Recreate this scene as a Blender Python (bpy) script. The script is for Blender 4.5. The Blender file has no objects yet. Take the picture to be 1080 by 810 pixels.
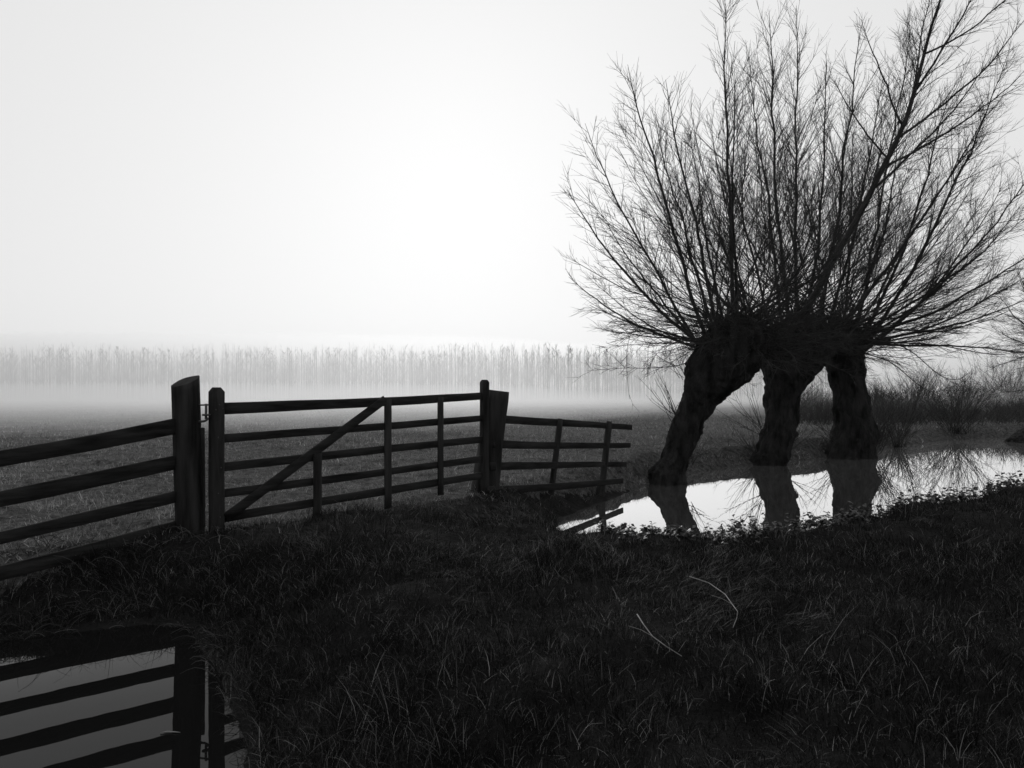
import bpy, math, random
import numpy as np
from mathutils import Vector

random.seed(11)
rng = np.random.default_rng(11)
R = math.radians

# ------------------------------------------------------------------ scene, camera
sc = bpy.context.scene
col = sc.collection
sc.render.engine = 'CYCLES'
cy = sc.cycles
cy.use_denoising = True
try:
    cy.denoiser = 'OPENIMAGEDENOISE'
    cy.denoising_input_passes = 'RGB_ALBEDO_NORMAL'
except Exception:
    pass
cy.max_bounces = 8
cy.diffuse_bounces = 2
cy.glossy_bounces = 3
cy.transmission_bounces = 2
cy.volume_bounces = 5
cy.caustics_reflective = False
cy.caustics_refractive = False
sc.view_settings.view_transform = 'Standard'
sc.view_settings.look = 'None'
sc.view_settings.gamma = 1.0
sc.view_settings.exposure = EXPOSURE = 0.0
sc.view_settings.use_curve_mapping = False

FPX, CX, HY, EYE = 816.0, 540.0, 412.0, 2.0      # focal length and horizon in photo pixels; eye height above the water
cam = bpy.data.cameras.new('camera')
camo = bpy.data.objects.new('camera', cam)
col.objects.link(camo)
cam.sensor_width = 36.0
cam.lens = FPX / 1080 * 36
cam.shift_y = (HY - 405.0) / 1080
cam.clip_start = 0.05
cam.clip_end = 3000
camo.location = (0, 0, EYE)
camo.rotation_euler = (R(90), 0, 0)
sc.camera = camo


def at(px, py, Y):
    """photo pixel at distance Y -> world point"""
    return Vector(((px - CX) / FPX * Y, Y, EYE - (py - HY) / FPX * Y))


# ------------------------------------------------------------------ light
SKY_POW, SKY_STR = 0.095, 0.66
SUN_EL, SUN_AZ = 15.0, -4.0        # behind the fog, ahead and a little left of the view
world = bpy.data.worlds.new('World')
sc.world = world
world.use_nodes = True
nt = world.node_tree
bg = nt.nodes['Background']
sky = nt.nodes.new('ShaderNodeTexSky')
sky.sky_type = 'NISHITA'
sky.sun_disc = False
sky.sun_elevation = R(SUN_EL)
sky.sun_rotation = R(SUN_AZ)
sky.air_density = 1.0
sky.dust_density = 6.0
sky.ozone_density = 1.0
bw = nt.nodes.new('ShaderNodeRGBToBW')           # a black and white photograph
nt.links.new(sky.outputs['Color'], bw.inputs['Color'])
# fog overhead evens the glow out: the sky keeps its bright side but with far less range
pw = nt.nodes.new('ShaderNodeMath'); pw.operation = 'POWER'; pw.inputs[1].default_value = SKY_POW
nt.links.new(bw.outputs['Val'], pw.inputs[0])
nt.links.new(pw.outputs['Value'], bg.inputs['Color'])
bg.inputs['Strength'].default_value = SKY_STR

sl = bpy.data.lights.new('sun', 'SUN')
sl.energy = 0.75
sl.angle = R(11)
so = bpy.data.objects.new('sun', sl)
col.objects.link(so)
sd = Vector((math.sin(R(SUN_AZ)) * math.cos(R(SUN_EL)), math.cos(R(SUN_AZ)) * math.cos(R(SUN_EL)), math.sin(R(SUN_EL))))
so.rotation_euler = sd.to_track_quat('Z', 'Y').to_euler()
so.location = (0, 0, 30)


# ------------------------------------------------------------------ materials
def new_mat(name):
    m = bpy.data.materials.new(name)
    m.use_nodes = True
    n = m.node_tree
    return m, n, n.nodes['Principled BSDF']


def ramp_noise(n, scale, detail, lo, hi, p0=0.3, p1=0.7, stretch=None, coord='Object', rough=0.6):
    tc = n.nodes.new('ShaderNodeTexCoord')
    nz = n.nodes.new('ShaderNodeTexNoise')
    nz.inputs['Scale'].default_value = scale
    nz.inputs['Detail'].default_value = detail
    nz.inputs['Roughness'].default_value = rough
    if stretch:
        mp = n.nodes.new('ShaderNodeMapping')
        mp.inputs['Scale'].default_value = stretch
        n.links.new(tc.outputs[coord], mp.inputs['Vector'])
        n.links.new(mp.outputs['Vector'], nz.inputs['Vector'])
    else:
        n.links.new(tc.outputs[coord], nz.inputs['Vector'])
    rp = n.nodes.new('ShaderNodeValToRGB')
    rp.color_ramp.elements[0].position = p0
    rp.color_ramp.elements[1].position = p1
    rp.color_ramp.elements[0].color = (lo, lo, lo, 1)
    rp.color_ramp.elements[1].color = (hi, hi, hi, 1)
    n.links.new(nz.outputs['Fac'], rp.inputs['Fac'])
    return nz, rp


def surface(name, lo, hi, scale, detail=6, rough=0.85, bump=0.0, bscale=None, stretch=None, spec=0.3, bdist=0.02):
    m, n, b = new_mat(name)
    nz, rp = ramp_noise(n, scale, detail, lo, hi, stretch=stretch)
    n.links.new(rp.outputs['Color'], b.inputs['Base Color'])
    b.inputs['Roughness'].default_value = rough
    b.inputs['Specular IOR Level'].default_value = spec
    if bump:
        nz2, rp2 = ramp_noise(n, bscale or scale * 2, 8, 0, 1, 0.2, 0.8, stretch=stretch)
        bp = n.nodes.new('ShaderNodeBump')
        bp.inputs['Strength'].default_value = bump
        bp.inputs['Distance'].default_value = bdist
        n.links.new(rp2.outputs['Color'], bp.inputs['Height'])
        n.links.new(bp.outputs['Normal'], b.inputs['Normal'])
    return m


def island_mat(name, stops, rough=0.6, spec=0.3, patch=None):
    """leaf and blade colour that varies from blade to blade"""
    m, n, b = new_mat(name)
    g = n.nodes.new('ShaderNodeNewGeometry')
    rp = n.nodes.new('ShaderNodeValToRGB')
    cr = rp.color_ramp
    while len(cr.elements) < len(stops):
        cr.elements.new(0.5)
    for e, (p, v) in zip(cr.elements, stops):
        e.position = p
        e.color = (v, v, v, 1)
    n.links.new(g.outputs['Random Per Island'], rp.inputs['Fac'])
    if patch:                                         # lusher and deader patches of sward
        nz, pr = ramp_noise(n, patch[0], 5, patch[1], patch[2], .35, .65)
        mu = n.nodes.new('ShaderNodeMixRGB'); mu.blend_type = 'MULTIPLY'; mu.inputs['Fac'].default_value = 1
        n.links.new(rp.outputs['Color'], mu.inputs['Color1']); n.links.new(pr.outputs['Color'], mu.inputs['Color2'])
        n.links.new(mu.outputs['Color'], b.inputs['Base Color'])
    else:
        n.links.new(rp.outputs['Color'], b.inputs['Base Color'])
    b.inputs['Roughness'].default_value = rough
    b.inputs['Specular IOR Level'].default_value = spec
    return m


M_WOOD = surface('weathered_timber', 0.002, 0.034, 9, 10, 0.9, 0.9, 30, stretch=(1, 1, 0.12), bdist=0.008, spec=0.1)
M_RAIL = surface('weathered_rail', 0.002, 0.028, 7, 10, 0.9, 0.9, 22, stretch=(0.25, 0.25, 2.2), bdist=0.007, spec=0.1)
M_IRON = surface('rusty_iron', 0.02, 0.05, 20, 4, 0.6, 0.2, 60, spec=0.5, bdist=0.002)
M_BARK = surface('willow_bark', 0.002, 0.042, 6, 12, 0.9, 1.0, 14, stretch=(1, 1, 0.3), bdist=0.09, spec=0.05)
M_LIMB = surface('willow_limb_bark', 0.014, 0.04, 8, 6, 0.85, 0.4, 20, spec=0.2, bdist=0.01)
M_TWIG = surface('willow_twig_bark', 0.018, 0.04, 4, 2, 0.8, spec=0.2)
M_FAR = surface('far_tree_bark', 0.03, 0.05, 1, 2, 0.9, spec=0.1)
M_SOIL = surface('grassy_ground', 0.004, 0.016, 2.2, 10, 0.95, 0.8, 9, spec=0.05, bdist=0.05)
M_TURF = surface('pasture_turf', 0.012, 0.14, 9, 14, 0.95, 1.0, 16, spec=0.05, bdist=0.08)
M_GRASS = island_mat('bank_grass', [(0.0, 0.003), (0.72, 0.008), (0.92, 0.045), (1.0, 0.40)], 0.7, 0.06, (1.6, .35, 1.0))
M_MAT = island_mat('dead_matted_grass', [(0.0, 0.012), (0.6, 0.03), (1.0, 0.13)], 0.8, 0.05)
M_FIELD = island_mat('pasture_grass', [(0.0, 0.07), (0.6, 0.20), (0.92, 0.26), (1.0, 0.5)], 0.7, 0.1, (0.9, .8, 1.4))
M_BRINK = island_mat('brink_grass', [(0.0, 0.02), (0.7, 0.05), (0.95, 0.09), (1.0, 0.22)], 0.7, 0.06)
M_DRY = island_mat('dry_grass_stems', [(0.0, 0.008), (0.7, 0.02), (1.0, 0.11)], 0.8, 0.05)
M_LEAF = island_mat('weed_leaf', [(0.0, 0.012), (0.8, 0.03), (1.0, 0.06)], 0.5, 0.3)
M_PALE = surface('bleached_twig', 0.10, 0.24, 12, 4, 0.7)

M_WATER, n, b = new_mat('dark_still_water')
b.inputs['Roughness'].default_value = 1.0
b.inputs['Specular IOR Level'].default_value = 0.0
gl = n.nodes.new('ShaderNodeBsdfGlossy')
gl.inputs['Roughness'].default_value = 0.012
gl.inputs['Color'].default_value = (1, 1, 1, 1)
lw = n.nodes.new('ShaderNodeLayerWeight')
wr = n.nodes.new('ShaderNodeValToRGB')
while len(wr.color_ramp.elements) < 7: wr.color_ramp.elements.new(0.5)
for e, (p, v) in zip(wr.color_ramp.elements, [(0.0, .02), (.5, .025), (.66, .054), (.75, .12), (.83, .92), (.92, .93), (1, .94)]):
    e.position = p; e.color = (v, v, v, 1)
wr.color_ramp.interpolation = 'B_SPLINE'
mx = n.nodes.new('ShaderNodeMixShader')
n.links.new(lw.outputs['Facing'], wr.inputs['Fac'])
dr = n.nodes.new('ShaderNodeValToRGB')          # paler trunk reflections painted into the base colour, stronger the more edge-on
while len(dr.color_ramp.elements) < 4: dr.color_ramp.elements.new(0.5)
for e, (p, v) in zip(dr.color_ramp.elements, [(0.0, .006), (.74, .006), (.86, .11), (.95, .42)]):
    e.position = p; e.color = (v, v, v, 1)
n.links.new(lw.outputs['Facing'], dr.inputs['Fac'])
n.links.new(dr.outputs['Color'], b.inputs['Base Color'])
n.links.new(wr.outputs['Color'], mx.inputs['Fac'])
n.links.new(b.outputs['BSDF'], mx.inputs[1])
n.links.new(gl.outputs['BSDF'], mx.inputs[2])
n.links.new(mx.outputs['Shader'], n.nodes['Material Output'].inputs['Surface'])
nz, rp = ramp_noise(n, 1.1, 3, 0, 1, 0.2, 0.8)
bp = n.nodes.new('ShaderNodeBump')
bp.inputs['Strength'].default_value = 0.05
bp.inputs['Distance'].default_value = 0.01
n.links.new(rp.outputs['Color'], bp.inputs['Height'])
n.links.new(bp.outputs['Normal'], gl.inputs['Normal'])


def fog_mat(name, density, color=1.0, aniso=0.62):
    m = bpy.data.materials.new(name)
    m.use_nodes = True
    n = m.node_tree
    n.nodes.clear()
    o = n.nodes.new('ShaderNodeOutputMaterial')
    v = n.nodes.new('ShaderNodeVolumePrincipled')
    v.inputs['Color'].default_value = (color, color, color, 1)
    v.inputs['Density'].default_value = density
    v.inputs['Anisotropy'].default_value = aniso
    n.links.new(v.outputs['Volume'], o.inputs['Volume'])
    return m


# ------------------------------------------------------------------ object helpers
def link(name, mesh, mat, parent=None, smooth=True):
    o = bpy.data.objects.new(name, mesh)
    col.objects.link(o)
    if mat:
        mesh.materials.append(mat)
    if smooth and len(mesh.polygons):
        mesh.polygons.foreach_set('use_smooth', np.ones(len(mesh.polygons), dtype=bool))
    if parent:
        o.parent = parent
        o.matrix_parent_inverse.translation = -Vector(parent.location)
    return o


def empty(name, loc):
    o = bpy.data.objects.new(name, None)
    o.empty_display_size = 0.2
    o.location = loc
    col.objects.link(o)
    return o


def tag(o, label=None, cat=None, group=None, kind=None):
    if label: o['label'] = label
    if cat: o['category'] = cat
    if group: o['group'] = group
    if kind: o['kind'] = kind
    return o


def np_mesh(name, verts, faces_list):
    """verts (n,3); faces_list: list of int arrays (m,k)"""
    me = bpy.data.meshes.new(name)
    verts = np.asarray(verts, dtype=np.float32)
    me.vertices.add(len(verts))
    me.vertices.foreach_set('co', verts.ravel())
    loops = np.concatenate([f.ravel() for f in faces_list]).astype(np.int32)
    tot = np.concatenate([np.full(len(f), f.shape[1], dtype=np.int32) for f in faces_list])
    start = np.concatenate([[0], np.cumsum(tot)[:-1]]).astype(np.int32)
    me.loops.add(len(loops))
    me.loops.foreach_set('vertex_index', loops)
    me.polygons.add(len(tot))
    me.polygons.foreach_set('loop_start', start)
    me.polygons.foreach_set('loop_total', tot)
    me.update(calc_edges=True)
    return me


def norm(a):
    return a / np.maximum(np.linalg.norm(a, axis=-1, keepdims=True), 1e-9)


class Shape:
    """collects pieces, links them as ONE mesh object"""
    def __init__(self):
        self.v, self.f, self.n = [], [], 0
        self.tubes = {}

    def add(self, verts, faces):
        verts = np.asarray(verts, dtype=float)
        self.v.append(verts)
        for f in faces:
            f = np.asarray(f, dtype=np.int64)
            if f.ndim == 1: f = f[None]
            self.f.append(f + self.n)
        self.n += len(verts)

    def tube(self, pts, rad, k=3):
        pts = np.asarray(pts, dtype=float)
        rad = np.broadcast_to(np.asarray(rad, dtype=float), (len(pts),))
        self.tubes.setdefault((len(pts), k), []).append((pts, rad))

    def flush(self):
        for (n, k), L in self.tubes.items():
            P = np.stack([a for a, _ in L]); Rr = np.stack([r for _, r in L])
            m = len(L)
            T = np.gradient(P, axis=1)
            T = norm(T)
            ax = norm(P[:, -1] - P[:, 0])
            ref = np.where(np.abs(ax[:, 2:3]) > 0.8, np.array([[1.0, 0.1, 0]]), np.array([[0.1, 0.05, 1.0]]))
            N = norm(np.cross(T, ref[:, None, :]))
            B = np.cross(T, N)
            a = np.arange(k) * 2 * math.pi / k
            V = P[:, :, None, :] + Rr[:, :, None, None] * (N[:, :, None, :] * np.cos(a)[None, None, :, None] + B[:, :, None, :] * np.sin(a)[None, None, :, None])
            V = V.reshape(-1, 3)
            i, j, q = np.meshgrid(np.arange(m), np.arange(n - 1), np.arange(k), indexing='ij')
            base = (i * n + j) * k
            q2 = (q + 1) % k
            F = np.stack([base + q, base + q2, base + k + q2, base + k + q], -1).reshape(-1, 4)
            faces = [F]
            if k > 3:
                s = np.arange(m) * n * k
                cap = (s[:, None] + np.arange(k)[None, ::-1])
                cap2 = (s[:, None] + (n - 1) * k + np.arange(k)[None])
                faces += [cap, cap2]
            self.add(V, faces)
        self.tubes = {}

    def board(self, p0, p1, h0, t, nrm, h1=None, seg=14, cham=0.12, rough=0.02, bow=0.0, ext=0.0):
        """sawn timber from p0 to p1: h across (in the plane of the fence), t through it, chamfered, a little uneven"""
        p0, p1, nrm = np.array(p0, float), np.array(p1, float), norm(np.array(nrm, float))
        h1 = h0 if h1 is None else h1
        d = norm(p1 - p0)
        p0 = p0 - d * ext; p1 = p1 + d * ext
        up = norm(np.cross(nrm, d))
        nrm = norm(np.cross(d, up))
        ph = rng.uniform(0, 6.28, 6)
        rings = []
        for s in np.linspace(0, 1, seg):
            h = (h0 + (h1 - h0) * s) / 2
            c = p0 + (p1 - p0) * s + up * (bow * 4 * s * (1 - s) + rough * h * math.sin(5 * s + ph[0]))
            e = 1 + rough * np.array([math.sin(9 * s + ph[i]) + 0.6 * math.sin(23 * s + ph[i + 1]) for i in range(4)]) * 1.2
            ch = cham * min(h, t / 2) * 2
            tt = t / 2
            prof = [(h * e[0], -tt + ch), (h * e[0], tt - ch), (h * e[0] - ch, tt * e[2]), (-h * e[1] + ch, tt * e[2]),
                    (-h * e[1], tt - ch), (-h * e[1], -tt + ch), (-h * e[1] + ch, -tt * e[3]), (h * e[0] - ch, -tt * e[3])]
            rings.append([c + up * a + nrm * q for a, q in prof])
        V = np.array(rings).reshape(-1, 3)
        F = []
        for i in range(seg - 1):
            for q in range(8):
                F.append([i * 8 + q, i * 8 + (q + 1) % 8, i * 8 + 8 + (q + 1) % 8, i * 8 + 8 + q])
        self.add(V, [np.array(F), np.arange(8)[::-1][None], ((seg - 1) * 8 + np.arange(8))[None]])

    def build(self, name, mat, parent=None, smooth=True):
        self.flush()
        V = np.concatenate(self.v)
        by = {}
        for f in self.f: by.setdefault(f.shape[1], []).append(f)
        return link(name, np_mesh(name, V, [np.concatenate(L) for L in by.values()]), mat, parent, smooth)


# ------------------------------------------------------------------ the lie of the land
POND = np.array([(0.95, 9.3), (0.62, 10.6), (0.72, 12.1), (1.4, 13.4), (2.05, 14.7), (2.9, 16.5), (4.0, 18.3), (5.4, 19.9),
                 (7.2, 21.3), (10.1, 23.5), (13.2, 26.8), (17.7, 31.2), (22.5, 33.5), (27, 33), (28, 29), (21.0, 24.0), (11.7, 16.9),
                 (8.6, 13.7), (6.0, 11.4), (3.4, 9.4), (2.3, 8.75), (1.5, 8.7)])
POOL = np.array([(-2.72, 6.5), (-3.15, 6.62), (-4.08, 6.15), (-5.1, 4.9), (-6.4, 3.0), (-8, 0.5), (-6.5, -1.5), (-3.0, -1.2), (-1.25, 0.8),
                 (-1.08, 2.6), (-1.27, 3.7), (-1.5, 4.3), (-1.83, 5.0), (-2.26, 5.75)])


def sdf(poly, x, y):
    """signed distance to a polygon, negative inside"""
    best = np.full(x.shape, 1e9)
    inside = np.zeros(x.shape, bool)
    for i in range(len(poly)):
        ax, ay = poly[i]; bx, by = poly[(i + 1) % len(poly)]
        dx, dy = bx - ax, by - ay
        t = np.clip(((x - ax) * dx + (y - ay) * dy) / (dx * dx + dy * dy), 0, 1)
        best = np.minimum(best, (x - ax - t * dx) ** 2 + (y - ay - t * dy) ** 2)
        c = ((ay > y) != (by > y)) & (x < (bx - ax) * (y - ay) / (by - ay + 1e-12) + ax)
        inside ^= c
    best = np.sqrt(best)
    return np.where(inside, -best, best)


_ph = rng.uniform(0, 6.28, (12, 3))


def lumps(x, y):
    z = np.zeros(x.shape)
    for i, (wl, am) in enumerate([(6.0, .05), (3.1, .04), (1.7, .03), (1.0, .024), (0.62, .016), (0.4, .010)]):
        k = 6.283 / wl
        a = _ph[i, 2]
        u = x * math.cos(a) + y * math.sin(a); v = -x * math.sin(a) + y * math.cos(a)
        z += am * np.sin(k * u + _ph[i, 0] + 1.3 * np.sin(k * .43 * v)) * np.cos(k * .83 * v + _ph[i, 1])
    return z


def sstep(t):
    t = np.clip(t, 0, 1)
    return t * t * (3 - 2 * t)


def height(x, y):
    x = np.asarray(x, float); y = np.asarray(y, float)
    s1 = sdf(POND, x, y); s2 = sdf(POOL, x, y)
    lz = lumps(x, y)
    far = sstep((y - 16) / 20)
    top = 0.47 + lz * (1 - 0.55 * far)
    wob = 0.12 * np.sin(x * 5.1 + y * 2.3) * np.sin(y * 4.7 - x * 1.9) + 0.05 * np.sin(x * 13 + 1) * np.sin(y * 11)
    out = np.full(x.shape, 1.0)
    for s, w in ((s1 + wob * .5, 0.8), (s2 + wob * .15, 1.3)):
        out = np.minimum(out, sstep(s / w))
    s = np.minimum(s1 + wob * .5, s2 + wob * .15)
    z = np.where(s > 0, top * out + 0.3 * np.minimum(s, .1), np.maximum(-0.7, s * .7))
    return z


def is_pasture(x, y):
    """beyond the line of the gate and its fences, or beyond the pond"""
    g = np.where(x < -3.3, 8.3 + (x + 3.3) * 1.45, np.where(x < -0.4, 8.1 + (x + 3.3) * 1.07, 11.2 + (x + .4) * 1.55))
    return np.where(x < 2.3, y > g, y > np.interp(x, [2.3, 10, 20, 28, 400], [12.8, 19.5, 27.5, 30.5, 60]))


def axis(lo, mid0, mid1, hi, step, grow=1.13):
    a = list(np.arange(mid0, mid1, step))
    d = step; v = a[-1]
    while v < hi:
        d *= grow; v += d; a.append(min(v, hi))
    d = step; v = a[0]; pre = []
    while v > lo:
        d *= grow; v -= d; pre.append(max(v, lo))
    return np.array(pre[::-1] + a)


xs = axis(-330, -9, 14, 330, 0.09)
ys = axis(-25, 0, 25, 420, 0.09)
GX, GY = np.meshgrid(xs, ys)
GZ = height(GX, GY)
nx, ny = len(xs), len(ys)
idx = np.arange(nx * ny).reshape(ny, nx)
F = np.stack([idx[:-1, :-1], idx[:-1, 1:], idx[1:, 1:], idx[1:, :-1]], -1).reshape(-1, 4)
ground = link('ground', np_mesh('ground', np.stack([GX, GY, GZ], -1).reshape(-1, 3), [F]), M_SOIL)
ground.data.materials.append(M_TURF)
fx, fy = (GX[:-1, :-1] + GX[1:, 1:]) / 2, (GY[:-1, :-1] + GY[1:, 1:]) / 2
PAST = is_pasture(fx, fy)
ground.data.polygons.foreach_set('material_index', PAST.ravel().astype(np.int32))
tag(ground, kind='structure')


def water_sheet(name, poly):
    lo = poly.min(0) - 0.9; hi = poly.max(0) + 0.9
    v = [(lo[0], lo[1], 0), (hi[0], lo[1], 0), (hi[0], hi[1], 0), (lo[0], hi[1], 0)]
    return tag(link(name, np_mesh(name, v, [np.array([[0, 1, 2, 3]])]), M_WATER, smooth=False), kind='structure')


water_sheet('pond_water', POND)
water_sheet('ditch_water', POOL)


def ground_z(x, y):
    return float(height(np.array([x]), np.array([y]))[0])


def ground_hit(px, py):
    """where the sight line of a photo pixel meets the land"""
    Y = np.linspace(2.5, 60, 3000)
    X = (px - CX) / FPX * Y
    Z = EYE - (py - HY) / FPX * Y
    h = np.maximum(height(X, Y), 0)
    i = int(np.argmax(Z <= h))
    return Vector((X[i], Y[i], h[i]))


# ------------------------------------------------------------------ grass
def blades(x, y, z, length, width, lean_az, lean, bend, seg=3):
    """flat curved blades; all arguments arrays of one length"""
    n = len(x)
    dirx, diry = np.cos(lean_az), np.sin(lean_az)
    face = rng.uniform(0, 6.28, n)
    wx, wy = np.cos(face), np.sin(face)
    V = np.zeros((n, 2 * seg + 1, 3))
    px, py, pz = x.copy(), y.copy(), z - 0.01
    ang = lean.copy()
    for k in range(seg + 1):
        s = k / seg
        w = width * (1 - s) ** 0.7 * 0.5
        if k < seg:
            V[:, 2 * k] = np.stack([px - wx * w, py - wy * w, pz], -1)
            V[:, 2 * k + 1] = np.stack([px + wx * w, py + wy * w, pz], -1)
            st = length / seg
            px = px + dirx * np.sin(ang) * st
            py = py + diry * np.sin(ang) * st
            pz = pz + np.cos(ang) * st
            ang = ang + bend / seg
        else:
            V[:, 2 * seg] = np.stack([px, py, pz], -1)
    b0 = np.arange(n)[:, None] * (2 * seg + 1)
    quads = []
    for k in range(seg - 1):
        quads.append(b0 + np.array([[2 * k, 2 * k + 1, 2 * k + 3, 2 * k + 2]]))
    tri = b0 + np.array([[2 * seg - 2, 2 * seg - 1, 2 * seg]])
    return V.reshape(-1, 3), [np.concatenate(quads), tri]


def scatter(n_tuft, per, d0, d1, power, spread, lo=-80, hi=1160):
    """tufts spread evenly over the picture's ground between two distances"""
    u = rng.uniform(0, 1, n_tuft)
    d = (d0 ** power + u * (d1 ** power - d0 ** power)) ** (1 / power)
    px = rng.uniform(lo, hi, n_tuft)
    tx = (px - CX) / FPX * d
    m = rng.poisson(per, n_tuft) + 1
    rep = np.repeat(np.arange(n_tuft), m)
    ox = rng.normal(0, 1, len(rep)) * spread; oy = rng.normal(0, 1, len(rep)) * spread
    return tx[rep] + ox, d[rep] + oy, np.arctan2(oy, ox), rep


def grass_set(zone):
    out = []
    if zone == 'bank':
        plans = [(15000, 16, 2.6, 7.5, 1.5, 0.06, 0.088, 0.0028), (13000, 12, 6.0, 17.0, 1.2, 0.10, 0.105, 0.005),
                 (900, 8, 2.6, 10.0, 1.5, 0.06, 0.19, 0.0036)]
    elif zone == 'brink':
        plans = [(16000, 10, 10.5, 36.0, 1.1, 0.10, 0.16, 0.009), (9000, 12, 2.8, 9.5, 1.2, 0.04, 0.09, 0.0032)]
    else:
        plans = [(17000, 10, 6.0, 27.0, 1.2, 0.11, 0.085, 0.008), (13000, 9, 20.0, 64.0, 1.1, 0.22, 0.11, 0.02)]
    for (nt_, per, d0, d1, pw, sp, ln, wd) in plans:
        x, y, az, rep = scatter(nt_, per, d0, d1, pw, sp)
        z = height(x, y)
        s1 = sdf(POND, x, y)
        pasture = is_pasture(x + rng.normal(0, .12, len(x)), y + rng.normal(0, .15, len(x)))
        if zone == 'brink':
            s2 = sdf(POOL, x, y)
            keep = (z > -0.01) & (np.minimum(s1, s2) < rng.uniform(0.1, 0.9, len(x))) & (pasture | (y < 9.5))
        else:
            keep = (z > 0.03) & (pasture if zone == 'field' else ~pasture)
        x, y, az, rep, z, s1 = [a[keep] for a in (x, y, az, rep, z, s1)]
        n = len(x)
        tuft_az = rng.uniform(0, 6.28, rep.max() + 1)[rep]
        tuft_l = rng.uniform(0.6, 1.35, rep.max() + 1)[rep] * (1 + 6 * lumps(x * 2.2 + 7, y * 2.2)).clip(.55, 1.6)
        mixv = rng.uniform(0, 1, n)
        a = np.where(mixv < 0.55, az, tuft_az) + rng.normal(0, 0.5, n)
        L = ln * tuft_l * rng.uniform(0.5, 1.35, n)
        if zone == 'bank':
            s2 = sdf(POOL, x, y)
            L = L * np.where(s2 < 1.0, 1.35, 1.0)
        lean = np.abs(rng.normal(0.6, 0.4, n))
        bend = rng.uniform(0.2, 1.7, n)
        out.append(blades(x, y, z, L, wd * rng.uniform(0.6, 1.3, n), a, lean, bend))
    V, Q, T, off = [], [], [], 0
    for v, (q, t) in out:
        V.append(v); Q.append(q + off); T.append(t + off); off += len(v)
    return np.concatenate(V), [np.concatenate(Q), np.concatenate(T)]


V, Fs = grass_set('bank')
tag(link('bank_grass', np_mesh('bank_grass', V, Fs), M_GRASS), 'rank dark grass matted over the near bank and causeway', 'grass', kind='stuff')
x, y, az, rp_ = scatter(26000, 5, 2.7, 15.0, 1.35, 0.10)
w = lumps(x * 1.7 + 31, y * 1.7 - 12) + .35 * lumps(x * 5, y * 5)
z = height(x, y)
k = (w > .035 + .06 * (y < 4.6) + .05 * (x > 2.2)) & (z > .05) & ~is_pasture(x, y)
x, y, z = x[k], y[k], z[k]
m = len(x)
flow = 2.2 * np.sin(x * .9 + 1) + 1.7 * np.sin(y * .8 + x * .3)          # trodden and rained flat, lying in swirls
V, Fs = blades(x, y, z + rng.uniform(.01, .06, m), .13 * rng.uniform(.5, 1.4, m), .0032 * rng.uniform(.6, 1.4, m) * (1 + y / 14), flow + rng.normal(0, .55, m), rng.normal(1.25, .22, m), rng.uniform(-.2, .7, m))
tag(link('matted_grass', np_mesh('matted_grass', V, Fs), M_MAT), 'dead flattened grass lying in swirls on the near bank', 'grass', kind='stuff')
V, Fs = grass_set('brink')
tag(link('brink_grass', np_mesh('brink_grass', V, Fs), M_BRINK), 'longer grass hanging over the edges of pond and ditch', 'grass', kind='stuff')
V, Fs = grass_set('field')
tag(link('pasture_grass', np_mesh('pasture_grass', V, Fs), M_FIELD), 'short grazed grass of the misty pasture beyond the gate', 'grass', kind='stuff')


# dry stems tangled over the ditch bank and hanging to the water
def arc(p, az, el, L, n=6, droop=1.2, wig=0.12):
    pts = [np.array(p, float)]
    e = el
    for k in range(n - 1):
        e -= droop / (n - 1) * random.uniform(0.5, 1.5)
        az += random.gauss(0, wig)
        st = L / (n - 1)
        pts.append(pts[-1] + np.array([math.cos(az) * math.cos(e), math.sin(az) * math.cos(e), math.sin(e)]) * st)
    return np.array(pts)


S = Shape()
cnt = 0
while cnt < 1300:
    px = random.uniform(-120, 250); d = random.uniform(5.4, 8.2)
    x, y = (px - CX) / FPX * d, d
    s = float(sdf(POOL, np.array([x]), np.array([y]))[0])
    if not (-0.02 < s < 1.3): continue
    if random.random() > (0.95 if s < 0.4 else 0.35): continue
    z = max(ground_z(x, y), 0.0)
    L = random.uniform(0.10, 0.34) * (1.3 if s > 0.4 else 0.8)
    S.tube(arc((x, y, z), random.uniform(0, 6.28), random.uniform(0.2, 1.3), L, 6, random.uniform(0.5, 2.2)), np.linspace(0.0028, 0.001, 6))
    cnt += 1
cnt = 0
while cnt < 420:
    px = random.uniform(180, 330); d = random.uniform(3.4, 6.2)
    x, y = (px - CX) / FPX * d, d
    s = float(sdf(POOL, np.array([x]), np.array([y]))[0])
    if not (-0.03 < s < .5): continue
    S.tube(arc((x, y, max(ground_z(x, y), 0.0)), random.gauss(math.pi, .9), random.uniform(0.2, 1.2), random.uniform(0.08, 0.2), 6, random.uniform(0.6, 2.2)), np.linspace(0.002, 0.0009, 6))
    cnt += 1
tag(S.build('dry_stems', M_DRY), 'tangle of dry grass stems overhanging the ditch pool', 'dead grass', kind='stuff')

# low leafy weeds along the crest of the pond bank
CREST = [(640, 556), (690, 571), (740, 573), (790, 568), (840, 560), (880, 551), (920, 540), (960, 524), (1000, 514), (1040, 503), (1080, 489), (1130, 474)]


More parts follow.
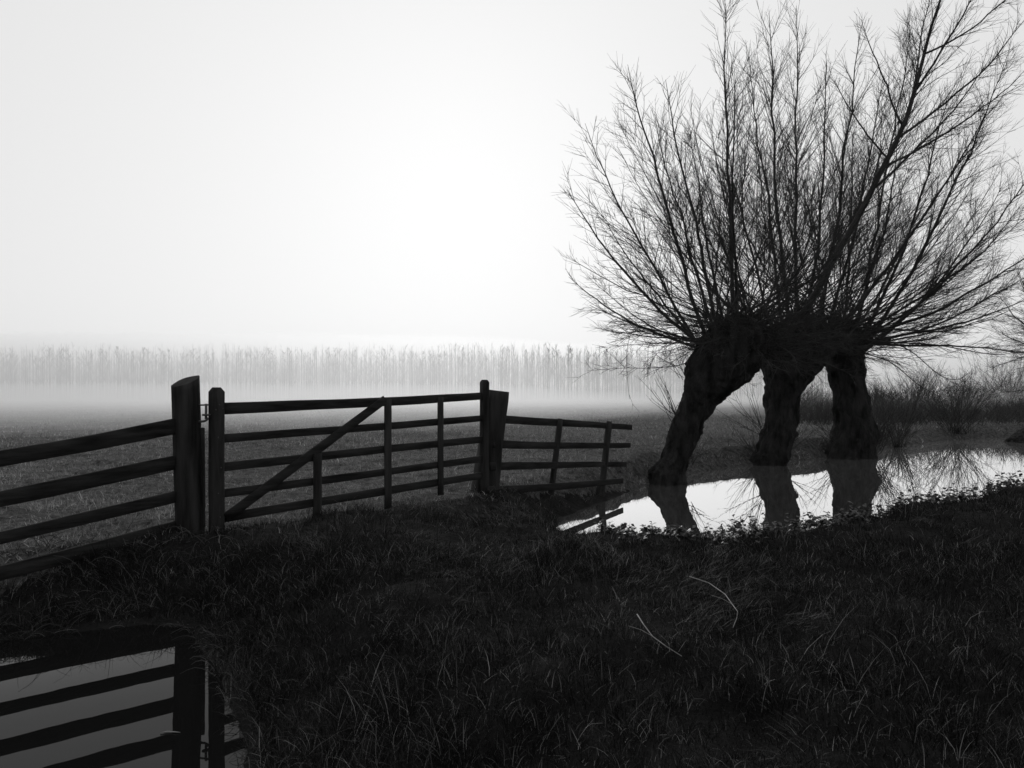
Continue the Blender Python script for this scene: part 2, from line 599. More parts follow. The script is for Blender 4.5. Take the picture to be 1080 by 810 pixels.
def sprig(S, x, y, z, h, leaf):
    az = random.uniform(0, 6.28)
    p = arc((x, y, z), az, random.uniform(1.15, 1.57), h, 5, random.uniform(0.0, 0.5))
    S.tube(p, np.linspace(0.003, 0.0015, 5))
    nl = random.randint(6, 11)
    for i in range(nl):
        t = 0.25 + 0.75 * (i + random.random()) / nl
        q = p[min(4, int(t * 4))] * (1 - (t * 4) % 1) + p[min(4, int(t * 4) + 1)] * ((t * 4) % 1)
        a = random.uniform(0, 6.28); e = random.uniform(-0.5, 0.7)
        d = np.array([math.cos(a) * math.cos(e), math.sin(a) * math.cos(e), math.sin(e)])
        w = norm(np.cross(d, np.array([0, 0, 1.0])) + np.array([0, 0, random.uniform(-0.6, 0.6)]))
        l = leaf * random.uniform(0.6, 1.3)
        c = q + d * l * 0.55
        S.add(np.array([q, c - w * l * .33, q + d * l * 1.05 + np.array([0, 0, -0.15 * l]), c + w * l * .33]), [np.array([[0, 1, 2, 3]])])


def crest_point(t):
    u = t * (len(CREST) - 1); i = min(int(u), len(CREST) - 2); f = u - i
    return CREST[i][0] + (CREST[i + 1][0] - CREST[i][0]) * f


def bank_crest(px):
    """the place on the near pond bank seen as its edge in column px"""
    Y = np.linspace(6.5, 24, 700)
    X = (px - CX) / FPX * Y
    s = sdf(POND, X, Y)
    i = int(np.argmax(s < 0.42))
    return X[i], Y[i]


S = Shape()
for k in range(620):
    px = random.uniform(700, 1140) if random.random() < .85 else random.uniform(630, 720)
    x, y = bank_crest(px)
    y -= abs(random.gauss(0, 0.35)); x = (px - CX) / FPX * y
    h = random.uniform(0.07, 0.24) * (0.55 if px < 760 else 1.0) * (1 + max(0, (px - 900)) / 500)
    sprig(S, x, y, ground_z(x, y), h, 0.042 + 0.025 * random.random() + max(0, (px - 860)) / 9000)
tag(S.build('undergrowth', M_LEAF), 'low leafy weeds fringing the near edge of the pond', 'weeds', kind='stuff')
for px, h in ((928, .34), (937, .24), (752, .22), (764, .15), (858, .22), (984, .28), (885, .24), (1024, .3)):
    x, y = bank_crest(px)
    x, y = x * (y - .1) / y, y - .1
    S = Shape()
    sprig(S, 0, 0, 0, h, 0.05)
    o = S.build('weed', M_LEAF)
    o.location = (x, y, ground_z(x, y))
    tag(o, 'taller leafy weed standing up against the bright water at the bank edge', 'weed', 'tall weeds on the pond edge')

S = Shape()
S.tube(np.array([(p.x, p.y, .006) for p in (at(a_, b_, FPX * EYE / (b_ - HY)) for a_, b_ in ((169, 774), (176, 772.5), (184, 773), (190, 773.5)))]), np.array([.003, .004, .004, .002]), 5)
tag(S.build('straw', M_PALE), 'pale straw floating on the ditch water beside the mirrored post', 'straw')

# two bleached twigs lying on the grass
for name_pts, lab in (([(727, 608), (748, 615), (765, 627), (772, 637), (778, 645), (777, 652), (773, 662)], 'pale hooked twig lying on the dark grass, the upper of two'),
                      ([(672, 648), (679, 659), (688, 671), (703, 682), (719, 692)], 'pale nearly straight twig lying on the dark grass, lower of two')):
    S = Shape()
    pts = []
    for px, py in name_pts:
        p = ground_hit(px, py + 12)
        pts.append(at(px, py, p.y))
    S.tube(np.array(pts), np.linspace(0.0042, 0.002, len(pts)), 6)
    m = len(pts) // 2
    S.tube(np.array([pts[m], pts[m] + Vector((-0.06, 0.02, 0.03)), pts[m] + Vector((-0.13, 0.03, 0.05))]), np.array([.002, .0015, .001]), 4)
    tag(S.build('twig', M_PALE), lab, 'twig', None)


# ------------------------------------------------------------------ gate and fences
def line_depth(x0, d0, x1, d1):
    """distance of a straight fence line at picture column px"""
    X0, X1 = (x0 - CX) / FPX * d0, (x1 - CX) / FPX * d1
    def f(px):
        k = (px - CX) / FPX
        # X0+t(X1-X0) = k (d0+t(d1-d0))
        t = (k * d0 - X0) / ((X1 - X0) - k * (d1 - d0))
        return d0 + t * (d1 - d0)
    return f, np.array([-(d1 - d0), (X1 - X0), 0.0]) * (-1)     # normal facing the camera


gateY, gateN = line_depth(229, 8.15, 511, 11.2)
gateN = norm(gateN)
if gateN[1] > 0: gateN = -gateN


def G(px, py, out=0.0, f=gateY, nrm=gateN):
    return np.array(at(px, py, f(px))) + nrm * out


def px_h(px, n, f=gateY):
    return n * f(px) / FPX


gate = empty('field_gate', tuple(G(229, 566)))
tag(gate, 'five-bar wooden field gate with diagonal brace, shut across the causeway', 'gate')
for i, (yl, hl, yr, hr) in enumerate([(431.2, 12.4, 417.6, 7.6), (462.7, 8.8, 441.2, 6.6), (492.7, 9.4, 463.5, 7), (520.7, 9, 483.7, 6.6), (546.6, 9.8, 501.5, 7.2)]):
    S = Shape()
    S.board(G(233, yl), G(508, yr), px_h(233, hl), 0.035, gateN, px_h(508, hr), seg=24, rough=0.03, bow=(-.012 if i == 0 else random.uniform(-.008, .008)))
    S.build('rail', M_RAIL, gate)


def stile(px, w, ytop, ybot, thick=0.085, chamfer=5):
    S = Shape()
    y0 = gateY(px)
    top, bot = G(px, ytop + chamfer), G(px, ybot)
    S.board(bot, top, px_h(px, w), thick, gateN, seg=10, rough=0.012, cham=0.06)
    # chamfered head
    u = norm(np.cross(gateN, np.array([0, 0, 1.0])))
    hw, tt = px_h(px, w) / 2, thick / 2
    z = px_h(px, chamfer)
    V = []
    for k, (s, hgt) in enumerate(((1.0, 0), (0.42, z))):
        for a, q in ((-1, -1), (1, -1), (1, 1), (-1, 1)):
            V.append(top + u * hw * s * a + gateN * tt * q * (1 if k == 0 else .8) + np.array([0, 0, hgt]))
    S.add(np.array(V), [np.array([[0, 1, 5, 4], [1, 2, 6, 5], [2, 3, 7, 6], [3, 0, 4, 7], [4, 5, 6, 7]])])
    return S.build('stile', M_WOOD, gate, smooth=False)


stile(228.4, 14.2, 408.5, 567)
stile(511, 9.0, 400.5, 522, 0.08, 3)
S = Shape(); S.board(G(236, 546, 0.034), G(404, 421.5, 0.034), px_h(240, 10.5), 0.03, gateN, px_h(402, 8.6), seg=14); S.build('brace', M_RAIL, gate)
for px, w, yt, yb, o_ in ((331.4, 9.4, 478, 547, 0.066), (407.3, 8.6, 420.5, 536, 0.034), (462.8, 7.2, 418.6, 522, 0.034)):
    S = Shape(); S.board(G(px, yb, o_), G(px, yt, o_), px_h(px, w), 0.03, gateN, seg=8); S.build('upright', M_WOOD, gate)
S = Shape()
S.board(G(222, 437.6, -.0), G(214.5, 437.6, -.0), 0.02, 0.03, gateN, seg=4)
c = G(216.6, 437.6)
a = np.linspace(0, 6.283, 13)
S.tube(np.stack([c[0] + .024 * np.cos(a), c[1] + .024 * np.sin(a), np.full(13, c[2])], -1), 0.012, 6)
S.build('hinge_eye', M_IRON, gate)
# nail heads on the heel stile
for px, py in ((229.5, 427), (225.5, 432), (233, 431), (228, 461), (231, 493), (228, 520), (230, 545)):
    S = Shape()
    p = G(px, py, 0.044)
    S.tube(np.array([p, p + gateN * .004]), np.array([.007, .005]), 8)
    S.build('nail_head', M_IRON, gate)

# hanging post
D_POST = 8.0
base = at(199.5, 577, D_POST)
S = Shape()
ns, nr = 28, 26
rings = []
zb, ztl, ztr = 0.25, at(0, 405.5, D_POST).z, at(0, 398, D_POST).z
for i in range(nr):
    s = i / (nr - 1)
    ring = []
    for k in range(ns):
        a_ = 2 * math.pi * k / ns
        cxp = 201.5 + (195.6 - 201.5) * s
        r = (14.6 + (14.1 - 14.6) * s) / FPX * D_POST
        r *= 1 + 0.02 * math.sin(5 * a_ + 3 * s) + 0.012 * math.sin(13 * a_ + 1.5) + .008 * math.sin(29 * a_ + 9 * s)
        ca, sa = math.cos(a_), math.sin(a_)
        # a cleft post: round at the back, flatter in front
        rx, ry = r * (abs(ca) ** .8) * (1 if ca > 0 else -1), r * sa * 0.92
        zt = (ztl + ztr) / 2 + (ztr - ztl) / 2 * ca + 0.05 * sa
        ring.append((at(cxp, 0, D_POST + .12).x + rx, D_POST + 0.12 + ry, zb + (zt - zb) * s))
    rings.append(ring)
V = np.array(rings).reshape(-1, 3)
F = [[i * ns + k, i * ns + (k + 1) % ns, (i + 1) * ns + (k + 1) % ns, (i + 1) * ns + k] for i in range(nr - 1) for k in range(ns)]
S.add(V, [np.array(F), ((nr - 1) * ns + np.arange(ns))[None]])
post = empty('gate_post', (base.x, D_POST, 0.45))
tag(post, 'stout round gate post with slanting sawn top, carrying the gate hinge', 'gate post')
po = S.build('post_shaft', M_WOOD, post)
for p in po.data.polygons:
    if len(p.vertices) > 4: p.use_smooth = False
S = Shape()
S.board(at(214.6, 556, 8.12), at(213.9, 451, 8.12), 0.035, 0.03, (0, -1, 0), seg=8); S.build('batten', M_WOOD, post)
S = Shape()
yp = 8.08
for pts, r in (([(204, 427.2), (212, 427.2), (219.6, 427)], .0085), ([(217.4, 425.8), (217.4, 434), (217.2, 442)], .0135),
               ([(204, 444.6), (212, 444.6), (215.5, 444.2), (218, 443), (219.6, 440.5)], .0125)):
    S.tube(np.array([at(a_, b_, yp + (.06 if a_ < 206 else 0)) for a_, b_ in pts]), r, 8)
S.build('hinge_pin', M_IRON, post)

# clapping post: a squared baulk leaning to the right
S = Shape()
d = 11.45
S.board(at(509.5, 536, d), at(524.5, 412, d), 0.36, 0.30, (0.35, -1, 0), 0.27, seg=14, rough=0.03, cham=0.08)
clap = S.build('gate_post', M_WOOD)
tag(clap, 'squared timber gate post leaning right beside the gate latch end', 'gate post')
bpy.context.view_layer.update()


# left fence
fl, fN = line_depth(0, 6.64, 181, 8.0)
fN = norm(fN)
if fN[1] > 0: fN = -fN
fence = empty('rail_fence', tuple(at(60, 600, fl(60))))
tag(fence, 'four-rail wooden fence running off left from the round gate post', 'fence')
for (yl, hl, yr, hr, bow) in ((479.6, 14.3, 449.5, 16.2, .035), (525.2, 14.8, 488.2, 15, .008), (566.3, 12.8, 523.7, 11.8, .01), (602.5, 13.5, 556.4, 14.6, .02)):
    S = Shape()
    pr = np.array(at(189, yr - 1.2, fl(189)))
    pl = np.array(at(0, yl, fl(0)))
    pe = pl + (pl - pr) * 1.25
    h0, h1 = hl * fl(0) / FPX, hr * fl(181) / FPX
    S.board(pr, pe, h1, 0.04, fN, h0, seg=26, rough=0.03, bow=bow)
    S.build('rail', M_RAIL, fence)
    last = pe
S = Shape(); S.board((last[0] + .1, last[1] + .16, -0.3), (last[0] + .1, last[1] + .16, 1.75), 0.16, 0.16, fN, seg=10); S.build('post', M_WOOD, fence)

# right fence
fr, rN = line_depth(525, 11.4, 664, 15.0)
rN = norm(rN)
if rN[1] > 0: rN = -rN
fence = empty('rail_fence', tuple(at(600, 520, fr(600))))
tag(fence, 'short sagging four-rail fence between the leaning post and pond', 'fence')
for (xl, yl, hl, xr_, yr, hr) in ((522, 441.8, 9, 666, 450.8, 5.6), (520, 468.3, 8.8, 664.3, 469.6, 5.2), (517, 492.3, 8.8, 660, 489.6, 5), (514, 517.3, 8.8, 656.6, 507, 5.8)):
    S = Shape()
    S.board(at(xl, yl, fr(xl)), at(xr_, yr, fr(xr_)), hl * fr(xl) / FPX, 0.035, rN, hr * fr(xr_) / FPX, seg=18, rough=0.03, bow=random.uniform(-.015, .01))
    S.build('rail', M_RAIL, fence)
for (xt, yt, xb, yb, w) in ((588.3, 441.5, 576.8, 533, 6.6), (640, 444.2, 630.5, 531, 7.0)):
    S = Shape()
    off = rN * 0.05
    S.tube(np.array([np.array(at(xb + (xt - xb) * s, yb + (yt - yb) * s, fr(xt))) + off for s in np.linspace(0, 1, 10)]),
           w / 2 * fr(xt) / FPX * np.array([1.12, 1.08, 1.02, 1, .98, 1.0, .97, 1.0, 1.0, .8]), 10)
    S.build('post', M_WOOD, fence)
S = Shape()   # rotten stump of the end post
S.tube(np.array([at(633 + dx, py, fr(640) + .05) for dx, py in ((0, 536), (0, 528), (0.4, 519), (0.5, 513.5), (0, 511.5))]), np.array([.1, .1, .09, .08, .03]), 9)
S.build('post_foot', M_WOOD, fence)


# ------------------------------------------------------------------ pollard willows
def fbm(v, seed):
    o = np.zeros(v.shape[0])
    r = np.random.default_rng(seed)
    for sc_, am in ((2.2, .5), (4.3, .3), (8.5, .18), (17, .1)):
        for _ in range(3):
            d = r.normal(0, 1, 3); d /= np.linalg.norm(d)
            o += am / 1.7 * np.sin(v @ d * sc_ * 2.2 + r.uniform(0, 6.28) + 1.1 * np.sin(v @ r.normal(0, 1, 3) * sc_))
    return o


def trunk_mesh(rows, d, seed, ns=84, nr=150):
    ry = np.array([r[0] for r in rows], float); xl = np.array([r[1] for r in rows], float); xr_ = np.array([r[2] for r in rows], float)
    t = np.linspace(0, 1, nr)
    yy = np.interp(t, np.linspace(0, 1, len(rows)), ry)
    l = np.interp(yy[::-1], ry[::-1], xl[::-1])[::-1]; r_ = np.interp(yy[::-1], ry[::-1], xr_[::-1])[::-1]
    k = np.array([.25, .5, .25])
    for _ in range(2):
        l[1:-1] = np.convolve(l, k, 'valid'); r_[1:-1] = np.convolve(r_, k, 'valid')
    a = np.arange(ns) * 2 * math.pi / ns
    V = []
    for i in range(nr):
        c = at((l[i] + r_[i]) / 2, yy[i], d)
        w = (r_[i] - l[i]) / 2 / FPX * d
        wy = min(w * 0.95, 0.42 + 0.35 * w)
        V.append(np.stack([c.x + w * np.cos(a), d + wy * np.sin(a), np.full(ns, c.z)], -1))
    V = np.array(V)
    P = V.reshape(-1, 3)
    q = P * np.array([1, 1, 0.45])
    nz = fbm(q, seed)
    ctr = V.mean(1, keepdims=True)
    out = norm((V - ctr) * np.array([1, 1, 0])).reshape(-1, 3)
    ridge = np.sin(np.tile(a, nr) * 9 + 2.2 * fbm(P * .6, seed + 7)) * .018
    P = P + out * (nz * 0.075 + ridge - 0.03 + 0.06 * np.maximum(0, fbm(q * 3.1, seed + 11)) + 0.028 * fbm(q * 5, seed + 5) + .014 * fbm(q * 13, seed + 6))[:, None] + np.array([0, 0, 1.0]) * (fbm(q * 1.7, seed + 3) * .02)[:, None]
    idx = np.arange(nr * ns).reshape(nr, ns)
    F = np.stack([idx[:-1], np.roll(idx, -1, 1)[:-1], np.roll(idx, -1, 1)[1:], idx[1:]], -1).reshape(-1, 4)
    S = Shape()
    S.add(P, [F, idx[-1][None], idx[0][::-1][None]])
    return S


def rodlike(p0, d0, L, n, trop, wig):
    """a shoot that starts along d0 and turns up towards the light"""
    pts = [np.array(p0, float)]
    d = norm(np.array(d0, float))
    st = L / (n - 1)
    for _ in range(n - 1):
        pts.append(pts[-1] + d * st)
        d = norm(d + np.array([0, 0, trop * st]) + rng.normal(0, wig, 3))
    return np.array(pts)


def perp_dir(t, ang, up_bias=0.15):
    """direction at angle ang off t, at a random side"""
    r = rng.normal(0, 1, 3); r[2] += up_bias
    r = norm(r - t * np.dot(r, t))
    return norm(t * math.cos(ang) + r * math.sin(ang))


def sub_branches(S, pts, r0, L, dens=4.5, twig=8.0, tmin=0.12, side_len=0.30, trop=0.12):
    n = len(pts)
    T = norm(np.gradient(pts, axis=0))
    for _ in range(max(14, int(L * dens))):
        t = rng.uniform(tmin, 0.97)
        u = t * (n - 1); i = min(int(u), n - 2); f = u - i
        p = pts[i] * (1 - f) + pts[i + 1] * f
        sl_ = max(0.28, side_len * L * (0.4 + 0.6 * (1 - t)) * rng.uniform(0.45, 1.15))
        d = perp_dir(T[i], rng.uniform(.28, .75))
        q = rodlike(p, d, sl_, 6, trop, .07)
        rb = min(r0 * (1 - .8 * t) * .6, 0.004 + 0.006 * sl_)
        S.tube(q, np.linspace(max(rb, .0048), .0025, 6), 3)
        tq = norm(np.gradient(q, axis=0))
        for _ in range(int(sl_ * twig) + 1):
            v = rng.uniform(.1, .95) * 5; j = min(int(v), 4); g = v - j
            pp = q[j] * (1 - g) + q[j + 1] * g
            ll = rng.uniform(.18, .55) * min(1.2, .5 + sl_ * .5)
            w = rodlike(pp, perp_dir(tq[j], rng.uniform(.3, .8)), ll, 4, trop, .07)
            S.tube(w, np.linspace(.0036, .0018, 4), 3)


def limb_to(p0, p1, sag, n=16, wig=0.03):
    """a rod from the pollard head to its tip: out first, then up"""
    p0, p1 = np.array(p0, float), np.array(p1, float)
    v = p1 - p0
    L = np.linalg.norm(v)
    side = np.array([v[0], v[1], 0.0]); hl = np.linalg.norm(side) / max(L, 1e-6)
    c = p0 + v * .5 + (norm(side) * .13 * L * hl + np.array([0, 0, -sag * L * hl]))
    s = np.linspace(0, 1, n)[:, None]
    P = (1 - s) ** 2 * p0 + 2 * s * (1 - s) * c + s * s * p1
    w = np.cumsum(rng.normal(0, wig, (n, 3)), axis=0) * (L / 7)
    w -= np.linspace(0, 1, n)[:, None] * w[-1]
    return P + w * np.sin(np.linspace(0, math.pi, n))[:, None], L


def taper(r, n, tip=.004, p=.8):
    return tip + (r - tip) * (1 - np.linspace(0, 1, n)) ** p


def willow(rows, d, seed, label, head, tips, fill, low, reach, stray=(), basal=(), forks=(), whole=False):
    """head: picture box (x0,x1,y0,y1) the rods spring from; tips: (px,py,depth offset,radius,start px) of main rods"""
    b = at((rows[0][1] + rows[0][2]) / 2, rows[0][0], d)
    t = empty('willow_tree', (b.x, b.y, 0))
    tag(t, label, 'tree', 'pollard willows standing at the water')
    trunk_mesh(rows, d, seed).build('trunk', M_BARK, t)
    hx0, hx1, hy0, hy1 = head
    hr = (hx1 - hx0) / 2 / FPX * d

    def start(px=None):
        px = rng.uniform(hx0, hx1) if px is None else px
        u = (px - (hx0 + hx1) / 2) / ((hx1 - hx0) / 2)
        py = hy0 + (hy1 - hy0) * min(1, u * u) * .8 + rng.uniform(0, 8)
        return np.array(at(px, py, d + rng.uniform(-.6, .6) * hr * .7))
    for tp in tips:
        px, py, dz, r = tp[:4]
        p0 = start(tp[4] if len(tp) > 4 else (hx0 + hx1) / 2 + (hx1 - hx0) * .5 * max(-1, min(1, (px - (hx0 + hx1) / 2) / 130)))
        sag = tp[5] if len(tp) > 5 else .07
        P, L = limb_to(p0, at(px, py, d + dz), sag, wig=.035)
        if r > .1: big = P
        S = Shape(); S.tube(P, taper(r, len(P)), 7)
        if whole:
            sub_branches(S, P, r, L, dens=6.5, tmin=.2)
            S.build('branch', M_LIMB, t)
            continue
        br = S.build('branch', M_LIMB, t)
        S = Shape(); sub_branches(S, P, r, L, dens=6.5, tmin=.2)
        S.build('twigs', M_TWIG, br)
        bpy.context.view_layer.update()
    S = Shape()
    for _ in range(fill):
        az = (0 if rng.random() < .5 else math.pi) + rng.normal(0, .75)
        el = rng.uniform(.05, 1.45)
        L = math.hypot(reach[0] * math.cos(el), reach[1] * math.sin(el)) * rng.uniform(.55, 1.0)
        p0 = start()
        v = np.array([math.cos(az) * math.cos(el), math.sin(az) * math.cos(el) * .8, math.sin(el)])
        P, L = limb_to(p0, p0 + v * L, .05, 12, .04)
        r = rng.uniform(.012, .026)
        S.tube(P, taper(r, len(P), .003), 5)
        sub_branches(S, P, r, L, dens=5.0, twig=7.0, tmin=.28)
    for _ in range(low):
        az = rng.uniform(0, 6.28)
        L = rng.uniform(.9, 3.0)
        p0 = start()
        el = rng.uniform(-.3, .4)
        P = rodlike(p0 - np.array([0, 0, rng.uniform(0, .35)]), (math.cos(az) * math.cos(el), math.sin(az) * math.cos(el), math.sin(el)), L, 9, rng.uniform(-.12, .2), .08)
        S.tube(P, taper(.011, 9, .0025), 4)
        sub_branches(S, P, .01, L, dens=4, twig=5, trop=.1)
    for _ in range(260):       # brush of short shoots over the knuckles
        p0 = start()
        az = rng.uniform(0, 6.28); el = rng.uniform(-.3, 1.5)
        S.tube(rodlike(p0, (math.cos(az) * math.cos(el), math.sin(az) * math.cos(el), math.sin(el)), rng.uniform(.3, 1.1), 6, .1, .1), taper(.008, 6, .002), 3)
    for tt, x1, y1, z1, r in forks:        # long boughs off the big limb
        u = tt * (len(big) - 1); k = int(u)
        P, L = limb_to(big[k] * (1 - u + k) + big[k + 1] * (u - k), at(x1, y1, d + z1), .04, 14, .04)
        S.tube(P, taper(r, len(P), .004), 6)
        sub_branches(S, P, r, L, dens=7)
    for pts, r, da in stray:
        P = np.array([at(a_, b_, d + da) for a_, b_ in pts])
        s = np.linspace(0, len(P) - 1, 14)
        P = np.stack([np.interp(s, np.arange(len(P)), P[:, k]) for k in range(3)], -1)
        P[1:-1] = P[1:-1] * .5 + (P[:-2] + P[2:]) * .25
        P[1:-1] = P[1:-1] * .5 + (P[:-2] + P[2:]) * .25
        S.tube(P, taper(r, 14, .003), 4)
        sub_branches(S, P, r, float(np.linalg.norm(P[-1] - P[0])), dens=4, twig=4, trop=.12, side_len=.22)
    S.build('crown', M_TWIG, t)
    if basal:
        for px, py, n_, L0, aim in basal:
            S = Shape()
            for _ in range(n_):
                p0 = np.array(at(px + rng.normal(0, 3), py + rng.uniform(-6, 6), d - .1))
                az = (0 if aim > 0 else math.pi) + rng.normal(0, .7); el = rng.uniform(.35, 1.3)
                L = L0 * rng.uniform(.5, 1.2)
                P = rodlike(p0, (math.cos(az) * math.cos(el), math.sin(az) * math.cos(el), math.sin(el)), L, 8, .18, .07)
                S.tube(P, taper(.008, 8, .0025), 3)
                for _ in range(int(L * 3)):
                    j = rng.integers(2, 7)
                    S.tube(rodlike(P[j], perp_dir(norm(P[j] - P[j - 1]), .5), L * .25, 4, .2, .06), np.linspace(.003, .0018, 4), 3)
            S.build('basal_shoots', M_TWIG, t)
    return t


ROWS_A = [(524, 684, 722), (512, 680, 723), (499, 679.5, 722), (490, 687, 724), (483, 694, 728), (465, 703, 736), (446, 709, 744), (426, 716, 756), (414, 719, 772),
          (400, 721, 790), (387, 723, 803), (372, 730, 812), (358, 738, 816), (347, 748, 812), (338, 760, 802), (332, 774, 790)]
ROWS_B = [(502, 786, 829), (492, 788, 829), (482, 793, 832), (475, 797, 833), (460, 801, 837), (450, 805, 840), (430, 808, 842), (415, 807, 845), (401, 806, 852),
          (387, 802, 868), (375, 800, 880), (360, 802, 884), (347, 810, 880), (338, 825, 868), (333, 838, 855)]
ROWS_C = [(494, 864, 928), (484, 867, 925), (471, 873, 923), (455, 877, 926), (446, 880, 922), (438, 880, 917), (414, 880, 912), (400, 876, 910), (389, 872, 910),
          (375, 864, 910), (360, 862, 911), (348, 868, 906), (338, 878, 900), (334, 885, 893)]

willow(ROWS_A, 16.6, 1, 'pollard willow with the trunk leaning hard right over the pond, nearest the fence', (742, 812, 336, 372),
       [(600, 292, .5, .030), (598, 200, -.5, .040), (617, 130, 1.0, .036), (640, 235, -1.5, .030), (662, 68, -.2, .045), (690, 120, 1.6, .034), (702, 84, -1.0, .042),
        (728, 140, .8, .036), (765, 4, .3, .048), (775, 70, -1.5, .034), (622, 322, -.6, .022, 748, .02), (655, 345, .6, .018, 746, 0)],
       68, 85, (3.6, 5.7),
       stray=[([(742, 352), (700, 352), (670, 352), (655, 358)], .010, -.2), ([(750, 345), (700, 330), (663, 345), (660, 385), (664, 421)], .007, .2), ([(745, 360), (715, 352), (690, 375), (682, 393)], .006, .3)],
       basal=[(711, 440, 12, 1.0, -1), (722, 395, 10, .8, -1), (728, 490, 8, .8, 1)])
willow(ROWS_B, 20.9, 2, 'pollard willow in the middle of the three, bulging arched head on a bent trunk', (800, 882, 338, 372),
       [(790, 60, .5, .042), (811, 10, -.5, .055), (840, 6, 1.2, .050), (872, 62, -1.5, .046), (908, 28, .6, .055), (932, 80, -.8, .046), (1012, -70, -3.5, .105, 838, .16),
        (760, 120, 1.5, .04), (1046, 105, -2.0, .055, 872, .14), (740, 200, -1.5, .036), (985, 190, 2.0, .04)],
       48, 50, (3.8, 7.2),
       forks=[(.48, 1080, 75, -1.4, .035), (.42, 1045, 60, -1.0, .034), (.55, 1085, 15, -2.6, .035), (.58, 908, 20, -2.8, .026), (.66, 1045, -40, -3.2, .03),
              (.75, 1090, -30, -2.6, .026), (.5, 880, 85, -2.6, .024), (.62, 985, -30, -1.6, .026)],
       basal=[(803, 455, 14, 1.5, -1), (838, 430, 14, 1.0, 1), (795, 480, 14, 1.1, -1), (836, 470, 10, 1.0, 1)])
willow(ROWS_C, 23.2, 3, 'pollard willow with the straight thick swollen base, rightmost of the three', (866, 912, 338, 372),
       [(952, 120, .6, .045), (1003, 95, -1.0, .055), (1062, 60, .8, .060), (1092, 175, -1.2, .055), (1105, 250, .5, .055, 905, .12), (1092, 310, -.8, .045, 908, .06), (1085, 372, -.6, .040, 910, -.02), (1078, 215, 1.0, .045, 905, .1), (1098, 280, 1.4, .04, 908, .08), (1060, 330, -1.6, .03, 908, .03), (1035, 262, -.4, .036, 905, .08),
        (960, 30, 1.5, .05), (1060, 190, 1.8, .045), (1010, 350, -1.5, .030, 910, .1), (900, 130, 1.0, .04)],
       72, 95, (5.4, 6.8),
       stray=[([(908, 358), (940, 362), (985, 362), (1030, 372), (1062, 376), (1080, 366)], .024, -1.2), ([(908, 372), (940, 380), (965, 404), (985, 416), (1000, 408)], .02, -.8),
              ([(909, 352), (960, 366), (990, 398), (1012, 402), (1025, 390)], .018, -1.0), ([(910, 345), (980, 350), (1040, 340), (1075, 322)], .022, -1.5)],
       basal=[(922, 462, 34, 1.5, 1), (925, 475, 26, 1.6, 1), (877, 465, 14, 1.1, -1)])


# fourth willow, only its foot and outer rods in the picture
ROWS_D = [(478, 1060, 1150), (468, 1062, 1146), (462, 1068, 1142), (455, 1078, 1138), (446, 1092, 1136), (425, 1106, 1136), (400, 1112, 1142), (385, 1112, 1150), (370, 1112, 1156), (355, 1116, 1152), (345, 1124, 1144)]
tD = willow(ROWS_D, 30.0, 4, 'willow at the right edge of the photo, only its dark foot and outer rods showing', (1108, 1154, 346, 376),
            [(1046, 345, .5, .03, 1110, .05), (1054, 312, -1, .035, 1112), (1040, 392, .5, .028, 1110, -.02), (1072, 286, 1, .04, 1115), (1050, 368, 1, .03, 1110), (1130, 220, -1, .04), (1180, 260, 1, .04), (1200, 320, -.5, .04)],
            90, 90, (3.2, 3.6),
            stray=[([(1112, 412), (1080, 412), (1050, 414), (1035, 424)], .016, -.5)], whole=True)


# ------------------------------------------------------------------ shrubs beyond the pond
def shrub(name, px, py, d, h, w, n, label, cat, group=None, mat=M_TWIG, twigs=6, r=.009):
    """many-stemmed shrub: arching stems from one stool"""
    b = at(px, py, d)
    z = max(0.02, ground_z(b.x, b.y) - .05)
    o = empty(name, (b.x, b.y, z))
    tag(o, label, cat, group)
    S = Shape(); Tw = Shape()
    for _ in range(n):
        az = rng.uniform(0, 6.28); sp = rng.uniform(0, 1) ** .7
        L = h * rng.uniform(.6, 1.1)
        el = 1.5 - sp * min(1.3, w / h * .9)
        p0 = np.array([b.x + rng.normal(0, .16) * w * .6, b.y + rng.normal(0, .16) * w * .6, z])
        P = rodlike(p0, (math.cos(az) * math.cos(el), math.sin(az) * math.cos(el), math.sin(el)), L, 9, rng.uniform(-.15, .12), .05)
        S.tube(P, taper(r * rng.uniform(.6, 1.3), 9, .004), 4)
        for _ in range(twigs):
            j = rng.integers(2, 8)
            Tw.tube(rodlike(P[j], perp_dir(norm(P[j] - P[j - 1]), rng.uniform(.3, .8)), L * rng.uniform(.12, .35), 5, .1, .08), np.linspace(.006, .003, 5), 3)
    S.build('stems', mat, o)
    Tw.build('twigs', mat, o)
    return o


shrub('shrub', 1008, 463, 32.0, 2.9, 2.6, 80, 'fan-shaped bare shrub at the waterline, mirrored in the pond', 'shrub')
shrub('shrub', 946, 461, 27.0, 2.1, 1.8, 45, 'low dark bushy shrub right behind the thick willow base', 'shrub')
G_ = 'misty bushes behind the pond'
for px, d, h, lab in ((862, 62, 2.0, 'grey bush seen through the gap left of the thick willow'), (925, 58, 2.5, 'grey bush behind the low dark shrub'), (965, 64, 3.9, 'grey bush between the low shrub and fan-shaped shrub'),
                      (1015, 70, 2.9, 'grey bush just right behind the fan-shaped shrub'), (1062, 82, 6.0, 'palest grey bush below the rods at the right edge')):
    shrub('bush', px, 440, d, h, h * 1.7, 200, lab, 'bush', G_, r=.02, twigs=12)


